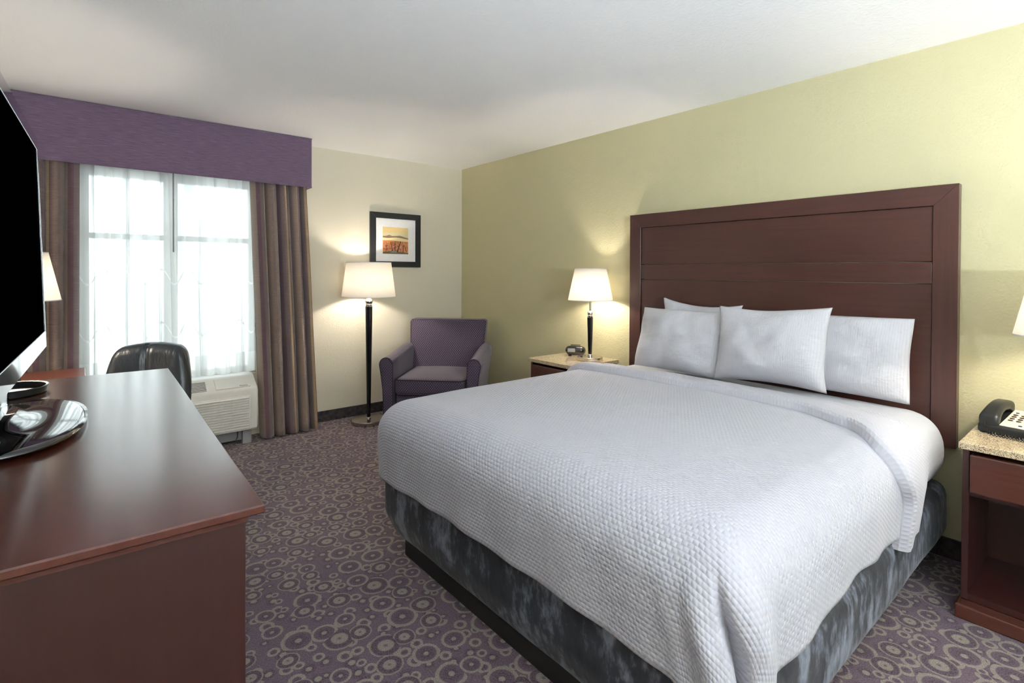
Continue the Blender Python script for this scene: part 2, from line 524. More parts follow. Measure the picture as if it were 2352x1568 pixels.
# window: vinyl frame with two panes
w = root('window_1', 'white framed window behind sheer curtains', 'window', ((WX0 + WX1) / 2, 0.1, WZ0)); w['kind'] = 'structure'
fr = 0.055
for a in ((WX0, WX1, WZ0, WZ0 + fr), (WX0, WX1, WZ1 - fr, WZ1), (WX0, WX0 + fr, WZ0 + fr, WZ1 - fr), (WX1 - fr, WX1, WZ0 + fr, WZ1 - fr)):
    mk('window_frame', bx(a[0], a[1], 0.05, 0.13, a[2], a[3], bev=0.006), M['white_vinyl'], w, local=False)
xm = -2.69
mk('mullion', bx(xm - 0.045, xm + 0.045, 0.05, 0.13, WZ0 + fr, WZ1 - fr, bev=0.006), M['white_vinyl'], w, local=False)
for a, b in ((WX0 + fr, xm - 0.045), (xm + 0.045, WX1 - fr)):
    mk('rail', bx(a, b, 0.06, 0.12, 1.61, 1.65, bev=0.005), M['white_vinyl'], w, local=False)
    for c, d in ((WZ0 + fr, 1.61), (1.65, WZ1 - fr)):
        mk('pane', bx(a, b, 0.088, 0.094, c, d), M['glass'], w, local=False)

# unseen fill light added behind the camera, shaped as an uplighter
def fill_light_mat():
    t = NT('fill_light_bulb')
    em = t.n('ShaderNodeEmission', Color=(0.74, 0.86, 1.0, 1), Strength=FILL_LIGHT)
    t.t.links.new(em.outputs[0], t.out.inputs['Surface'])
    return t.mat
up = root('added_fill_light', 'added unseen fill light shaped as a tall nickel uplighter', 'lamp', (-2.6, -6.6, 0))
mk('base', lathe(B(), [(0.15, 0.0), (0.15, 0.025), (0.02, 0.035)], 40), M['nickel'], up, True)
mk('pole', lathe(B(), [(0.014, 0.03), (0.014, 1.22)], 16), M['nickel'], up, True)
mk('bowl', lathe(B(), [(0.02, 1.20), (0.10, 1.22), (0.19, 1.27), (0.235, 1.33), (0.231, 1.33), (0.186, 1.275), (0.098, 1.227), (0.02, 1.212)], 48), M['white_vinyl'], up, 'all')
mk('bulb', lathe(B(), [(0.003, 1.255)] + [(0.055 * math.sin(a), 1.32 - 0.055 * math.cos(a)) for a in [0.3 + i * 0.26 for i in range(11)]], 24), fill_light_mat(), up, 'all')
mk('socket', lathe(B(), [(0.02, 1.21), (0.02, 1.27)], 16), M['nickel'], up, True)

# ------------------------------------------------------------------ bed
BX0, BX1 = -2.13, -0.075            # foot, head
YC, HW = -3.28, 0.95                # centre line, half width of the covered bed
ZT = 0.745
bed = root('bed', 'king size bed base and mattress with grey crushed velvet wrap', 'bed', (-1.05, YC, 0))
mk('bed_frame', bx(-2.03, -0.1, YC - 0.83, YC + 0.78, 0.0, 0.12, bev=0.004), M['bed_frame'], bed, local=False)
def skirtwarp(p):
    k = sstep(-0.02, -0.16, p.z)
    p = Vector((p.x * (1 - 0.035 * k), p.y * (1 - 0.05 * k), p.z))
    n = noise.noise(Vector((p.x * 5, p.y * 5, p.z * 3))) * 0.006
    return p + Vector((p.x, p.y, 0)).normalized() * n
mk('box_spring', rbox(2.0, 1.86, 0.345, 0.06, m=26, f=skirtwarp, c=(-1.08, YC, 0.232)), M['velvet'], bed, 'all', local=False, label='grey crushed velvet box spring wrap')
def matwarp(p):
    e = 0.012 * (1 - (p.y / 0.95) ** 2)
    w_ = noise.noise(Vector((p.x * 7, p.y * 2, p.z * 9))) * 0.005
    return p + Vector((0, 0, e if p.z > 0 else 0)) + Vector((p.x, p.y, 0)).normalized() * w_
mk('mattress', rbox(2.0, 1.84, 0.33, 0.15, m=22, es=8, f=matwarp, c=(BX1 - 1.0, YC - 0.012, 0.562)), M['sheet'], bed, 'all', local=False, label='mattress under a white striped sheet')

# coverlet draped over mattress
CR = 0.165
XH = -0.62
def top_z(x, y):
    q = 1 - min(1.0, abs(y - YC) / HW) ** 2
    r = 0.020 * q + 0.006 * noise.noise(Vector((x * 3, y * 3, 1.3)))
    return ZT + r
def wrap(bpt, n, d, drop, phi=None, s=0.0):
    """point at flattened distance d beyond inset outline point bpt along n"""
    q = PI / 2 * CR
    nx, ny = n
    if d <= q:
        a = d / CR
        o, dz = CR * math.sin(a), CR * (1 - math.cos(a))
    else:
        o, dz = CR, CR + d - q
    z0 = top_z(bpt[0], bpt[1])
    t = max(0.0, (d - q * 0.6) / (drop))
    wav = 0.010 * t * noise.noise(Vector((s * 4.0, d * 3, 5.0))) + 0.006 * t * math.sin(s * 23.0)
    o += wav - 0.030 * max(0, t - 0.35)
    o *= (abs(nx) ** 3.6 + abs(ny) ** 3.6) ** (-1 / 3.6)     # squarer corners
    return Vector((bpt[0] + nx * o, bpt[1] + ny * o, z0 - dz))
ix0 = BX0 + CR; iy0, iy1 = YC - HW + CR, YC + HW - CR
NX, NY, NC, NW = 56, 60, 84, 34
def coverlet():
    bm = B(); uvl = bm.loops.layers.uv.new('UVMap'); uvof = {}
    gx = [lerp(XH, ix0, i / NX) for i in range(NX + 1)]
    gy = [lerp(iy1, iy0, j / NY) for j in range(NY + 1)]
    G = [[bm.verts.new((x, y, top_z(x, y))) for y in gy] for x in gx]
    for i, x in enumerate(gx):
        for j, y in enumerate(gy): uvof[G[i][j]] = (y, x)
    faces = []
    for i in range(NX):
        for j in range(NY):
            faces.append((G[i][j], G[i + 1][j], G[i + 1][j + 1], G[i][j + 1]))
    # ring: far side (head->foot), far corner, foot, near corner, near side (foot->head)
    ring = []
    for i in range(NX + 1): ring.append((gx[i], iy1, 0.0, 1.0, G[i][0], 0))
    for k in range(1, NC): a = PI / 2 * k / NC; ring.append((ix0, iy1, -math.sin(a), math.cos(a), G[NX][0], 1))
    for j in range(NY + 1): ring.append((ix0, gy[j], -1.0, 0.0, G[NX][j], 2))
    for k in range(1, NC): a = PI / 2 * k / NC; ring.append((ix0, iy0, -math.cos(a), -math.sin(a), G[NX][NY], 3))
    for i in range(NX, -1, -1): ring.append((gx[i], iy0, 0.0, -1.0, G[i][NY], 4))
    cols = []; s = 0.0; prev = None
    for (x, y, nx, ny, v0, seg) in ring:
        outer = Vector((x + nx * CR, y + ny * CR))
        if prev is not None: s += (outer - prev).length
        prev = outer
        # hem length varies round the bed
        q = PI / 2 * CR
        if seg <= 2: hem = q + 0.215
        else: hem = q + 0.215
        if seg == 4: hem = q + 0.165 + 0.03 * math.sin((x + 2.1) * 3.2) + 0.02 * noise.noise(Vector((x * 4, 2, 0))) + 0.05 * sstep(-1.4, -0.9, x) - 0.03 * sstep(-1.9, -1.5, x) 
        ph = math.degrees(math.atan2(-ny, -nx)) if seg == 3 else (0 if seg < 3 else 90)
        if seg == 3: hem = q + lerp(0.215, 0.165 + 0.03 * math.sin(0.53), sstep(30, 85, ph)) - 0.02 * math.exp(-((ph - 52) / 8) ** 2)
        col = [v0]
        for w_ in range(1, NW + 1):
            d = hem * w_ / NW
            p = wrap((x, y), (nx, ny), d, hem, s=s)
            if seg in (3, 2, 4):
                # folded corner: a deep crease with a lip that opens towards the hem
                t = sstep(0.30, 0.75, w_ / NW)
                arc = ph if seg == 3 else (-(y - iy0) / CR * 57 if seg == 2 else 90 + (x - ix0) / CR * 57)
                c0 = 30 + 20 * sstep(0.3, 1.0, w_ / NW)
                g = -0.065 * t * math.exp(-((arc - c0) / 3.4) ** 2)
                g += 0.042 * t * math.exp(-((arc - c0 + 20) / 13.0) ** 2) + 0.026 * t * math.exp(-((arc - c0 - 21) / 15.0) ** 2)
                g += 0.016 * t * math.exp(-((arc - c0 + 48) / 10.0) ** 2)
                p += Vector((nx, ny, 0)) * g
            vv = bm.verts.new(p); col.append(vv); uvof[vv] = (y + ny * d, x + nx * d)
        # rolled hem
        e = col[-1].co; vv = bm.verts.new(e + Vector((-nx * 0.018, -ny * 0.018, -0.004))); uvof[vv] = uvof[col[-1]]; col.append(vv)
        vv = bm.verts.new(vv.co + Vector((-nx * 0.004, -ny * 0.004, 0.05))); uvof[vv] = uvof[col[-1]]; col.append(vv)
        cols.append((col, (x, y, nx, ny)))
    for (a, _), (b, _) in zip(cols, cols[1:]):
        for k in range(len(a) - 1):
            q_ = [a[k], a[k + 1], b[k + 1], b[k]]
            q_ = list(dict.fromkeys(q_))
            if len(q_) >= 3: faces.append(tuple(q_))
    for f in faces:
        fc = bm.faces.new(f)
        for lp in fc.loops: lp[uvl].uv = uvof[lp.vert]
    bmesh.ops.recalc_face_normals(bm, faces=bm.faces)
    return bm
cov = tag(mk('coverlet', coverlet(), M['coverlet'], None, 'all'), 'white textured matelasse coverlet spread over the bed', 'bedspread')

# turned-back band of the coverlet
def band():
    q = PI / 2 * CR
    flat = iy1 - iy0
    dl = q + 0.20; dr = q + 0.215
    tot = dl + flat + dr
    xB = [(0, -0.78), (dl - 0.05, -0.735), (dl + flat * 0.5, -0.715), (dl + flat * 0.83, -0.745), (dl + flat * 0.97, -0.83), (dl + flat + 0.10, -0.97), (dl + flat + 0.20, -0.975), (dl + flat + 0.30, -0.925), (tot, -0.93)]
    xA = [(0, -0.48), (dl + flat * 0.8, -0.47), (dl + flat + 0.05, -0.49), (dl + flat + 0.15, -0.52), (dl + flat + 0.26, -0.585), (tot, -0.70)]
    def pos(c):
        if c < dl: return (iy1, 1.0, dl - c)
        if c > dl + flat: return (iy0, -1.0, c - dl - flat)
        return (lerp(iy1, iy0, (c - dl) / flat), 0.0, 0.0)
    def fn(u, v):
        c = u * tot; y, ny, d = pos(c)
        x = lerp(pwl(xA, c), pwl(xB, c), min(1, v / 0.9))
        # profile of thickness: thin at the head end, thick rounded roll at the fold
        vv = min(1, v / 0.9)
        th = 0.012 + 0.028 * sstep(0.2, 0.85, vv)
        if v > 0.9:
            k = (v - 0.9) / 0.1; ang = k * PI * 0.55
            x -= 0.026 * math.sin(ang); th -= 0.048 * (1 - math.cos(ang))
        th -= 0.03 * sstep(0.1, 0.0, vv)
        p = wrap((x, y), (0, ny), d, q + 0.2, s=x) if ny else Vector((x, y, top_z(x, y)))
        a = min(d / CR, PI / 2)
        n = Vector((0, ny * math.sin(a), math.cos(a)))
        return p + n * (th + 0.004 * noise.noise(Vector((x * 6, c * 5, 0))))
    return grid_surface(fn, 130, 30, lambda u, v: (u * tot, v * 0.36))
mk('fold', band(), M['coverlet_fold'], cov, 'all', label='turned-back top edge of the coverlet')

# pillows
def pillow(name, label, w_, h_, th, loc, lean, yaw, roll=0.0, seed=0.0, ear=0.05):
    nu, nv = 40, 30
    bm = B(); uvl = bm.loops.layers.uv.new('UVMap')
    def pt(u, v, sgn):
        x = w_ / 2 * u * (1 - ear * (1 - v * v)); y = h_ / 2 * v * (1 - ear * 1.3 * (1 - u * u))
        f = max(0.0, (1 - abs(u) ** 2.6)) ** 0.55 * max(0.0, (1 - abs(v) ** 2.6)) ** 0.55
        sag = 1 - 0.22 * v
        nz = noise.noise(Vector((u * 2.2 + seed, v * 2.2, sgn))) * 0.018 + noise.noise(Vector((u * 5 + seed, v * 4, sgn * 2))) * 0.006
        return Vector((x, y, sgn * (th / 2 * f * sag + nz * f) + 0.018 * noise.noise(Vector((u * 1.5 + seed, v * 1.5, 9)))))
    def cs(t): return math.sin(t * PI / 2) * 0.35 + t * 0.65
    for sgn in (1, -1):
        V = [[bm.verts.new(pt(cs(2 * i / nu - 1), cs(2 * j / nv - 1), sgn)) for j in range(nv + 1)] for i in range(nu + 1)]
        for i in range(nu):
            for j in range(nv):
                q = [V[i][j], V[i + 1][j], V[i + 1][j + 1], V[i][j + 1]]
                if sgn < 0: q.reverse()
                fc = bm.faces.new(q)
                for lp in fc.loops: lp[uvl].uv = (lp.vert.co.x, lp.vert.co.y)
    bmesh.ops.remove_doubles(bm, verts=bm.verts, dist=0.0005)
    # local: x width, y height, z front normal -> stand upright facing -x world
    R_ = Matrix.Rotation(yaw, 4, 'Z') @ Matrix.Rotation(lean, 4, 'Y') @ Matrix(((0, 0, -1, 0), (-1, 0, 0, 0), (0, 1, 0, 0), (0, 0, 0, 1))) @ Matrix.Rotation(roll, 4, 'Z')
    bm.transform(R_)
    zmin = min(v.co.z for v in bm.verts)
    bm.transform(Matrix.Translation(-Vector((0, 0, zmin))))
    o = tag(mk(name, bm, M['pillow'], None, 'all'), label, 'pillow', 'bed pillows')
    o.location = loc; WM[o] = Matrix.Translation(loc)
    return o
pillow('pillow', 'white pillow behind the pillow nearest the clock, only its peaked corners showing', 0.56, 0.43, 0.13, (-0.15, -2.93, 0.757), 0.15, 0.0, -0.05, 1.0, 0.13)
pillow('pillow', 'white pillow in front, nearest the alarm clock side', 0.63, 0.40, 0.17, (-0.335, -2.92, 0.757), 0.24, -0.04, 0.0, 4.0, 0.03)
pillow('pillow', 'plump white pillow in front at the middle of the bed', 0.60, 0.43, 0.19, (-0.39, -3.50, 0.766), 0.24, -0.02, 0.04, 7.0, 0.08)
pillow('pillow', 'white pillow against the headboard nearest the telephone', 0.62, 0.41, 0.16, (-0.195, -3.775, 0.757), 0.18, 0.0, 0.0, 11.0, 0.03)

# headboard on the wall
hb = root('headboard', 'dark stained wooden panel headboard mounted on the olive wall', 'headboard', (-0.035, -3.275, 0.55))
hy0, hy1, hz0, hz1 = -4.226, -2.322, 0.549, 1.806
fw = 0.097
def mitre(pts, x0, x1):
    bm = B()
    a = [bm.verts.new((x0, y, z)) for y, z in pts]; b = [bm.verts.new((x1, y, z)) for y, z in pts]
    bm.faces.new(a); bm.faces.new(list(reversed(b)))
    n = len(pts)
    for i in range(n): bm.faces.new((a[i], b[i], b[(i + 1) % n], a[(i + 1) % n]))
    bmesh.ops.recalc_face_normals(bm, faces=bm.faces)
    bmesh.ops.bevel(bm, geom=list(bm.edges), offset=0.0014, segments=1, affect='EDGES')
    return bm
mk('top_rail', mitre([(hy0, hz1), (hy1, hz1), (hy1 - fw, hz1 - fw), (hy0 + fw, hz1 - fw)], -0.06, -0.008), M['espresso'], hb, local=False)
mk('stile', mitre([(hy0, hz0), (hy0, hz1), (hy0 + fw, hz1 - fw), (hy0 + fw, hz0)], -0.06, -0.008), M['espresso_v'], hb, local=False)
mk('stile', mitre([(hy1, hz0), (hy1, hz1), (hy1 - fw, hz1 - fw), (hy1 - fw, hz0)], -0.06, -0.008), M['espresso_v'], hb, local=False)
mk('panel', bx(-0.050, -0.012, hy0 + fw + 0.002, hy1 - fw - 0.002, 1.439, hz1 - fw - 0.002, bev=0.002), M['espresso'], hb, local=False)
mk('cross_rail', bx(-0.056, -0.012, hy0 + fw + 0.002, hy1 - fw - 0.002, 1.331, 1.436, bev=0.002), M['espresso'], hb, local=False)
mk('panel', bx(-0.050, -0.012, hy0 + fw + 0.002, hy1 - fw - 0.002, hz0, 1.328, bev=0.002), M['espresso'], hb, local=False)

# ------------------------------------------------------------------ nightstands (front faces -x)
NG = 'matching nightstands beside the bed'
ns = root('nightstand', 'granite topped nightstand under the alarm clock, mostly hidden by the bed', 'nightstand', (-0.262, -1.935, 0), 0, NG)
d2, w2 = 0.235, 0.255
mk('granite_top', bx(-d2 - 0.012, d2 + 0.012, -w2, w2, 0.672, 0.70, bev=0.003), M['granite'], ns, label='speckled tan granite top')
for s in (-1, 1): mk('side_panel', bx(-d2 + 0.012, d2, s * 0.235 - 0.011, s * 0.235 + 0.011, 0.06, 0.672, bev=0.002), M['cherry_v'], ns)
mk('back_panel', bx(d2 - 0.016, d2 - 0.002, -0.224, 0.224, 0.06, 0.672), M['cherry_v'], ns)
mk('bottom_shelf', bx(-d2 + 0.012, d2 - 0.018, -0.224, 0.224, 0.06, 0.085), M['cherry_v'], ns)
mk('divider', bx(-d2 + 0.03, d2 - 0.018, -0.224, 0.224, 0.478, 0.496), M['cherry_v'], ns)
mk('plinth', bx(-d2 - 0.045, d2, -w2, w2, 0.0, 0.058, bev=0.006), M['cherry'], ns)
dr = mk('drawer', bx(-d2 - 0.006, d2 - 0.03, -0.221, 0.221, 0.50, 0.655, bev=0.006), M['cherry'], ns)
ns2 = dup(ns, (-0.262, -4.566, 0))
ns2['label'] = 'granite topped nightstand with open cubby holding the telephone'

# ------------------------------------------------------------------ lamps
def table_lamp(name, label, loc, group=None, lit=True):
    t = root(name, label, 'lamp', loc, 0, group)
    bm = B(); lathe(bm, [(0.096, 0.0), (0.098, 0.003), (0.098, 0.026), (0.095, 0.029), (0.0001, 0.030)], 56, cap=False); bm.faces.new([v for v in bm.verts if v.co.z < 1e-6][::-1])
    mk('base', bm, M['nickel'], t, True)
    mk('switch', lathe(B(), [(0.009, 0.03), (0.009, 0.038), (0.004, 0.041)], 14, (-0.065, 0.03, 0)), M['black_plastic'], t, True)
    mk('socket_collar', lathe(B(), [(0.018, 0.029), (0.018, 0.042), (0.013, 0.048)], 24), M['chrome'], t, True)
    mk('post', lathe(B(), [(0.0145, 0.047), (0.0235, 0.328), (0.0215, 0.332)], 8), M['black_lacquer'], t)
    mk('ball', lathe(B(), [(0.012, 0.331), (0.024, 0.335), (0.024, 0.341), (0.014, 0.344)] + [(0.0225 * math.sin(a), 0.362 - 0.0225 * math.cos(a)) for a in [0.5 + i * 0.24 for i in range(10)]], 24), M['chrome'], t, True)
    mk('stem', lathe(B(), [(0.009, 0.380), (0.009, 0.48)], 16), M['chrome'], t, True)
    zb, zt_, rb, rt = 0.465, 0.705, 0.172, 0.122
    sh = mk('shade', lathe(B(), [(rb, zb), (rt, zt_), (rt - 0.002, zt_), (rb - 0.002, zb), (rb, zb)], 64, cap=False), M['shade'], t, 'all')
    for (r_, z_) in ((rb, zb), (rt, zt_)):
        mk('trim', lathe(B(), [(r_ + 0.001, z_ - 0.0025), (r_ + 0.001, z_ + 0.0025), (r_ - 0.003, z_ + 0.0025), (r_ - 0.003, z_ - 0.0025), (r_ + 0.001, z_ - 0.0025)], 64, cap=False), M['shade_trim'], sh, True)
    sp = B()
    for k in range(3):
        a = 2 * PI * k / 3; tube(sp, [(0, 0, zt_ - 0.02), (rt * math.cos(a), rt * math.sin(a), zt_ - 0.006)], 0.002, 6)
    mk('spider', sp, M['chrome'], sh)
    mk('bulb', lathe(B(), [(0.003, 0.505)] + [(0.030 * math.sin(a), 0.535 - 0.030 * math.cos(a)) for a in [0.3 + i * 0.26 for i in range(11)]], 20), M['bulb'], t, 'all')
    return t
LG = 'matching table lamps with white tapered shades'
lampA = table_lamp('table_lamp', 'lit table lamp with black tapered post beside the alarm clock', (-0.205, -2.062, 0.70), LG)
lampB = dup(lampA, (-0.40, -4.625, 0.70)); 
for ch in lampB.children:
    if ch.name.startswith('shade'): ch.location.z = -0.02      # this shade sits a little lower
lampB['label'] = 'lit table lamp at the picture edge beside the telephone'
lampC = dup(lampA, (-3.485, -1.20, 0.76)); lampC['label'] = 'white shaded desk lamp half hidden behind the television'

fl = root('floor_lamp', 'tall black floor lamp with white drum shade beside the armchair', 'lamp', (-1.213, -0.29, 0))
bm = B(); lathe(bm, [(0.153, 0.0), (0.156, 0.004), (0.156, 0.034), (0.152, 0.038), (0.0001, 0.040)], 64, cap=False); bm.faces.new([v for v in bm.verts if v.co.z < 1e-6][::-1])
mk('base', bm, M['nickel'], fl, True)
mk('socket_collar', lathe(B(), [(0.022, 0.039), (0.022, 0.05), (0.015, 0.055)], 24), M['chrome'], fl, True)
mk('pole', lathe(B(), [(0.0165, 0.052), (0.0325, 1.058), (0.030, 1.062)], 10), M['black_lacquer'], fl)
mk('ball', lathe(B(), [(0.018, 1.061), (0.032, 1.066), (0.032, 1.073), (0.02, 1.077)] + [(0.034 * math.sin(a), 1.103 - 0.034 * math.cos(a)) for a in [0.55 + i * 0.24 for i in range(10)]], 28), M['chrome'], fl, True)
mk('stem', lathe(B(), [(0.01, 1.13), (0.01, 1.23)], 16), M['chrome'], fl, True)
zb, zt_, rb, rt = 1.150, 1.457, 0.238, 0.198
sh = mk('shade', lathe(B(), [(rb, zb), (rt, zt_), (rt - 0.002, zt_), (rb - 0.002, zb), (rb, zb)], 72, cap=False), M['shade'], fl, 'all')
for (r_, z_) in ((rb, zb), (rt, zt_)):
    mk('trim', lathe(B(), [(r_ + 0.001, z_ - 0.003), (r_ + 0.001, z_ + 0.003), (r_ - 0.003, z_ + 0.003), (r_ - 0.003, z_ - 0.003), (r_ + 0.001, z_ - 0.003)], 72, cap=False), M['shade_trim'], sh, True)
sp = B()
for k in range(3):
    a = 2 * PI * k / 3; tube(sp, [(0, 0, zt_ - 0.02), (rt * math.cos(a), rt * math.sin(a), zt_ - 0.006)], 0.0025, 6)
mk('spider', sp, M['chrome'], sh)
mk('bulb', lathe(B(), [(0.003, 1.255)] + [(0.034 * math.sin(a), 1.29 - 0.034 * math.cos(a)) for a in [0.3 + i * 0.26 for i in range(11)]], 20), M['bulb'], fl, 'all')

# ------------------------------------------------------------------ armchair (local front = -y)
ac = root('armchair', 'purple dotted upholstered armchair in the corner by the floor lamp', 'armchair', (-0.707, -0.693, 0), math.radians(-45))
for sx in (-1, 1):
    for sy in (-1, 1):
        mk('leg', bx(sx * 0.33 - 0.025, sx * 0.33 + 0.025, sy * 0.30 - 0.025, sy * 0.30 + 0.025, 0.0, 0.085, bev=0.004), M['black_lacquer'], ac)
mk('seat_base', rbox(0.60, 0.72, 0.25, 0.03, m=8, c=(0, 0.0, 0.21)), M['dotted'], ac, 'all')
def cush(p): return p + Vector((0, 0, 0.03 * (1 - (p.x / 0.3) ** 2) * (1 - (p.y / 0.33) ** 2) if p.z > 0 else 0))
cu = mk('seat_cushion', rbox(0.60, 0.66, 0.135, 0.035, m=12, f=cush, c=(0, -0.065, 0.402)), M['dotted'], ac, 'all')
for zz in (0.462, 0.342):
    pts = [(-0.298, 0.2, zz), (-0.298, -0.36, zz), (-0.27, -0.392, zz), (0.27, -0.392, zz), (0.298, -0.36, zz), (0.298, 0.2, zz)]
    mk('piping', tube(B(), pts, 0.006, 6), M['piping'], cu, True)
def backw(p):
    t = (p.z + 0.35) / 0.7
    p = Vector((p.x * (0.93 + 0.08 * t), p.y, p.z))
    p.y += 0.19 * max(0, t - 0.1) - 0.02 * (1 - (p.x / 0.38) ** 2) * (1 if p.y < 0 else 0)
    return p
bk = mk('backrest', rbox(0.745, 0.15, 0.70, 0.035, m=14, f=backw, c=(0, 0.255, 0.565)), M['dotted'], ac, 'all')
mk('piping', tube(B(), [(-0.345, 0.25, 0.55), (-0.372, 0.345, 0.886), (-0.36, 0.35, 0.908), (0.36, 0.35, 0.908), (0.372, 0.345, 0.886), (0.345, 0.25, 0.55)], 0.0045, 6), M['dotted'], bk, True)
def arm(sx):
    # cross-section in x-z swept along y: rounded top that flares outward
    sec = []
    for k in range(0, 13):
        a = PI * k / 12
        sec.append((-0.058 * math.cos(a) * 1.0 + 0.012, 0.585 + 0.062 * math.sin(a)))
    sec = [(-0.05, 0.09), (-0.05, 0.3), (-0.048, 0.48)] + sec + [(0.055, 0.5), (0.040, 0.38), (0.034, 0.24), (0.034, 0.09)]
    ys = [-0.385, -0.375, -0.2, 0.0, 0.2, 0.34, 0.36]
    bm = B(); rings = []
    for i, y in enumerate(ys):
        ins = 0.9 if i in (0, len(ys) - 1) else 1.0
        cz = 0.35
        rise = 0.045 * sstep(-0.38, 0.3, y)
        rings.append([bm.verts.new((sx * (0.365 + x * ins), y, (z - cz) * (ins if z > cz else 1) + cz + (rise * (z - 0.09) / 0.55))) for x, z in sec])
    n = len(sec)
    for a, b in zip(rings, rings[1:]):
        for i in range(n):
            j = (i + 1) % n; bm.faces.new((a[i], a[j], b[j], b[i]))
    bm.faces.new(rings[0]); bm.faces.new(list(reversed(rings[-1])))
    bmesh.ops.recalc_face_normals(bm, faces=bm.faces)
    o = mk('arm', bm, M['dotted'], ac, True)
    pts = [(sx * (0.365 + x * 0.97), -0.384, z) for x, z in sec if True]
    mk('piping', tube(B(), pts, 0.0045, 6), M['piping'], o, True)
arm(-1); arm(1)

# ------------------------------------------------------------------ framed picture
pf = root('framed_picture', 'black framed vineyard landscape print with white mat', 'picture', (-0.803, 0, 1.42))
px0, px1, pz0, pz1 = -1.078, -0.529, 1.421, 1.958
f_ = 0.057
def mit(pts):
    bm = B()
    a = [bm.verts.new((x, -0.030, z)) for x, z in pts]; b = [bm.verts.new((x, -0.002, z)) for x, z in pts]
    bm.faces.new(a); bm.faces.new(list(reversed(b)))
    for i in range(4): bm.faces.new((a[i], b[i], b[(i + 1) % 4], a[(i + 1) % 4]))
    bmesh.ops.recalc_face_normals(bm, faces=bm.faces)
    bmesh.ops.bevel(bm, geom=list(bm.edges), offset=0.0015, segments=1, affect='EDGES')
    return bm
O = [(px0, pz0), (px1, pz0), (px1, pz1), (px0, pz1)]
I = [(px0 + f_, pz0 + f_), (px1 - f_, pz0 + f_), (px1 - f_, pz1 - f_), (px0 + f_, pz1 - f_)]
for k in range(4):
    j = (k + 1) % 4
    mk('frame_rail', mit([O[k], O[j], I[j], I[k]]), M['frame_black'], pf, local=False)
mk('mat_board', bx(px0 + f_ - 0.002, px1 - f_ + 0.002, -0.018, -0.010, pz0 + f_ - 0.002, pz1 - f_ + 0.002), M['mat_board'], pf, local=False)
def art():
    cols = [(226, 198, 140), (216, 204, 160), (148, 118, 104), (226, 212, 160), (196, 120, 80), (176, 84, 56), (206, 142, 84), (96, 92, 70), (70, 52, 42), (120, 140, 130), (186, 150, 160)]
    mats = [plain('print_ink_%02d' % i, c, 0.7) for i, c in enumerate(cols)]
    x0, x1, z0, z1 = -0.946, -0.668, 1.553, 1.818
    W_, H_ = x1 - x0, z1 - z0
    bm = B(); lay = [0]
    def poly(pts, mi):
        lay[0] += 1; y = -0.0182 - 0.00002 * lay[0]
        f = bm.faces.new([bm.verts.new((x0 + W_ * a, y, z0 + H_ * b)) for a, b in pts]); f.material_index = mi
        f.normal_update()
        if f.normal.y > 0: f.normal_flip()
    poly([(0, 0), (1, 0), (1, 1), (0, 1)], 0)
    poly([(0, .5), (1, .5), (1, .78), (.5, .82), (0, .76)], 1)
    poly([(0, .58), (0, .66), (.12, .665), (.25, .71), (.36, .67), (.5, .68), (.66, .695), (.8, .66), (1, .61), (1, .55), (.5, .57)], 2)
    poly([(0, 0), (1, 0), (1, .56), (.75, .6), (.5, .62), (.2, .59), (0, .6)], 3)
    poly([(0, 0), (1, 0), (1, .47), (.6, .49), (.3, .51), (0, .5)], 6)
    rr = random.Random(3)
    for k in range(150):
        a, b, r = rr.random(), rr.uniform(.04, .46), rr.uniform(.015, .045)
        a = min(max(a, r), 1 - r); b = max(b, r)
        n = 6; ph = rr.random()
        poly([(a + r * math.cos(6.283 * q / n + ph), b + r * 0.8 * math.sin(6.283 * q / n + ph)) for q in range(n)], rr.choice([4, 5, 6, 4, 5, 10]))
    poly([(0, 0), (1, 0), (1, .05), (.7, .08), (.4, .11), (0, .07)], 7)
    poly([(.28, .04), (.6, .05), (.5, .11), (.36, .11)], 9)
    for (a, b, lean, h_, wd) in ((.37, .11, -.06, .33, .016), (.47, .10, 0, .38, .018), (.56, .06, .13, .42, .03), (.79, .06, .01, .3, .018), (.12, .08, .02, .28, .012), (.93, .09, -.08, .22, .014)):
        poly([(a - wd, b), (a + wd, b), (a + lean + wd * .5, b + h_), (a + lean - wd * .5, b + h_)], 8)
        for s in (-1, 1):
            u, v = a + lean * .6, b + h_ * .62
            poly([(u - .006, v), (u + .008, v), (u + s * .06 + .004, v + .12), (u + s * .06 - .006, v + .12)], 8)
    return bm, mats
abm, amats = art()
mk('art_print', abm, amats, pf, local=False)

# ------------------------------------------------------------------ window treatments
va = root('valance', 'purple fabric box valance above the window', 'valance', (-2.66, -0.14, 2.085))
mk('front_board', bx(-3.6, -1.72, -0.275, -0.250, 2.087, 2.493, bev=0.004), M['valance'], va, local=False)
mk('return_board', bx(-1.745, -1.7205, -0.2495, -0.001, 2.087, 2.493, bev=0.003), M['valance'], va, local=False)
mk('top_board', bx(-3.6, -1.7455, -0.2495, -0.001, 2.470, 2.493), M['valance'], va, local=False)
for z in (2.087, 2.493):
    mk('piping', tube(B(), [(-3.6, -0.276, z), (-1.72, -0.276, z), (-1.72, -0.002, z)], 0.004, 6), M['valance'], va, True, local=False)

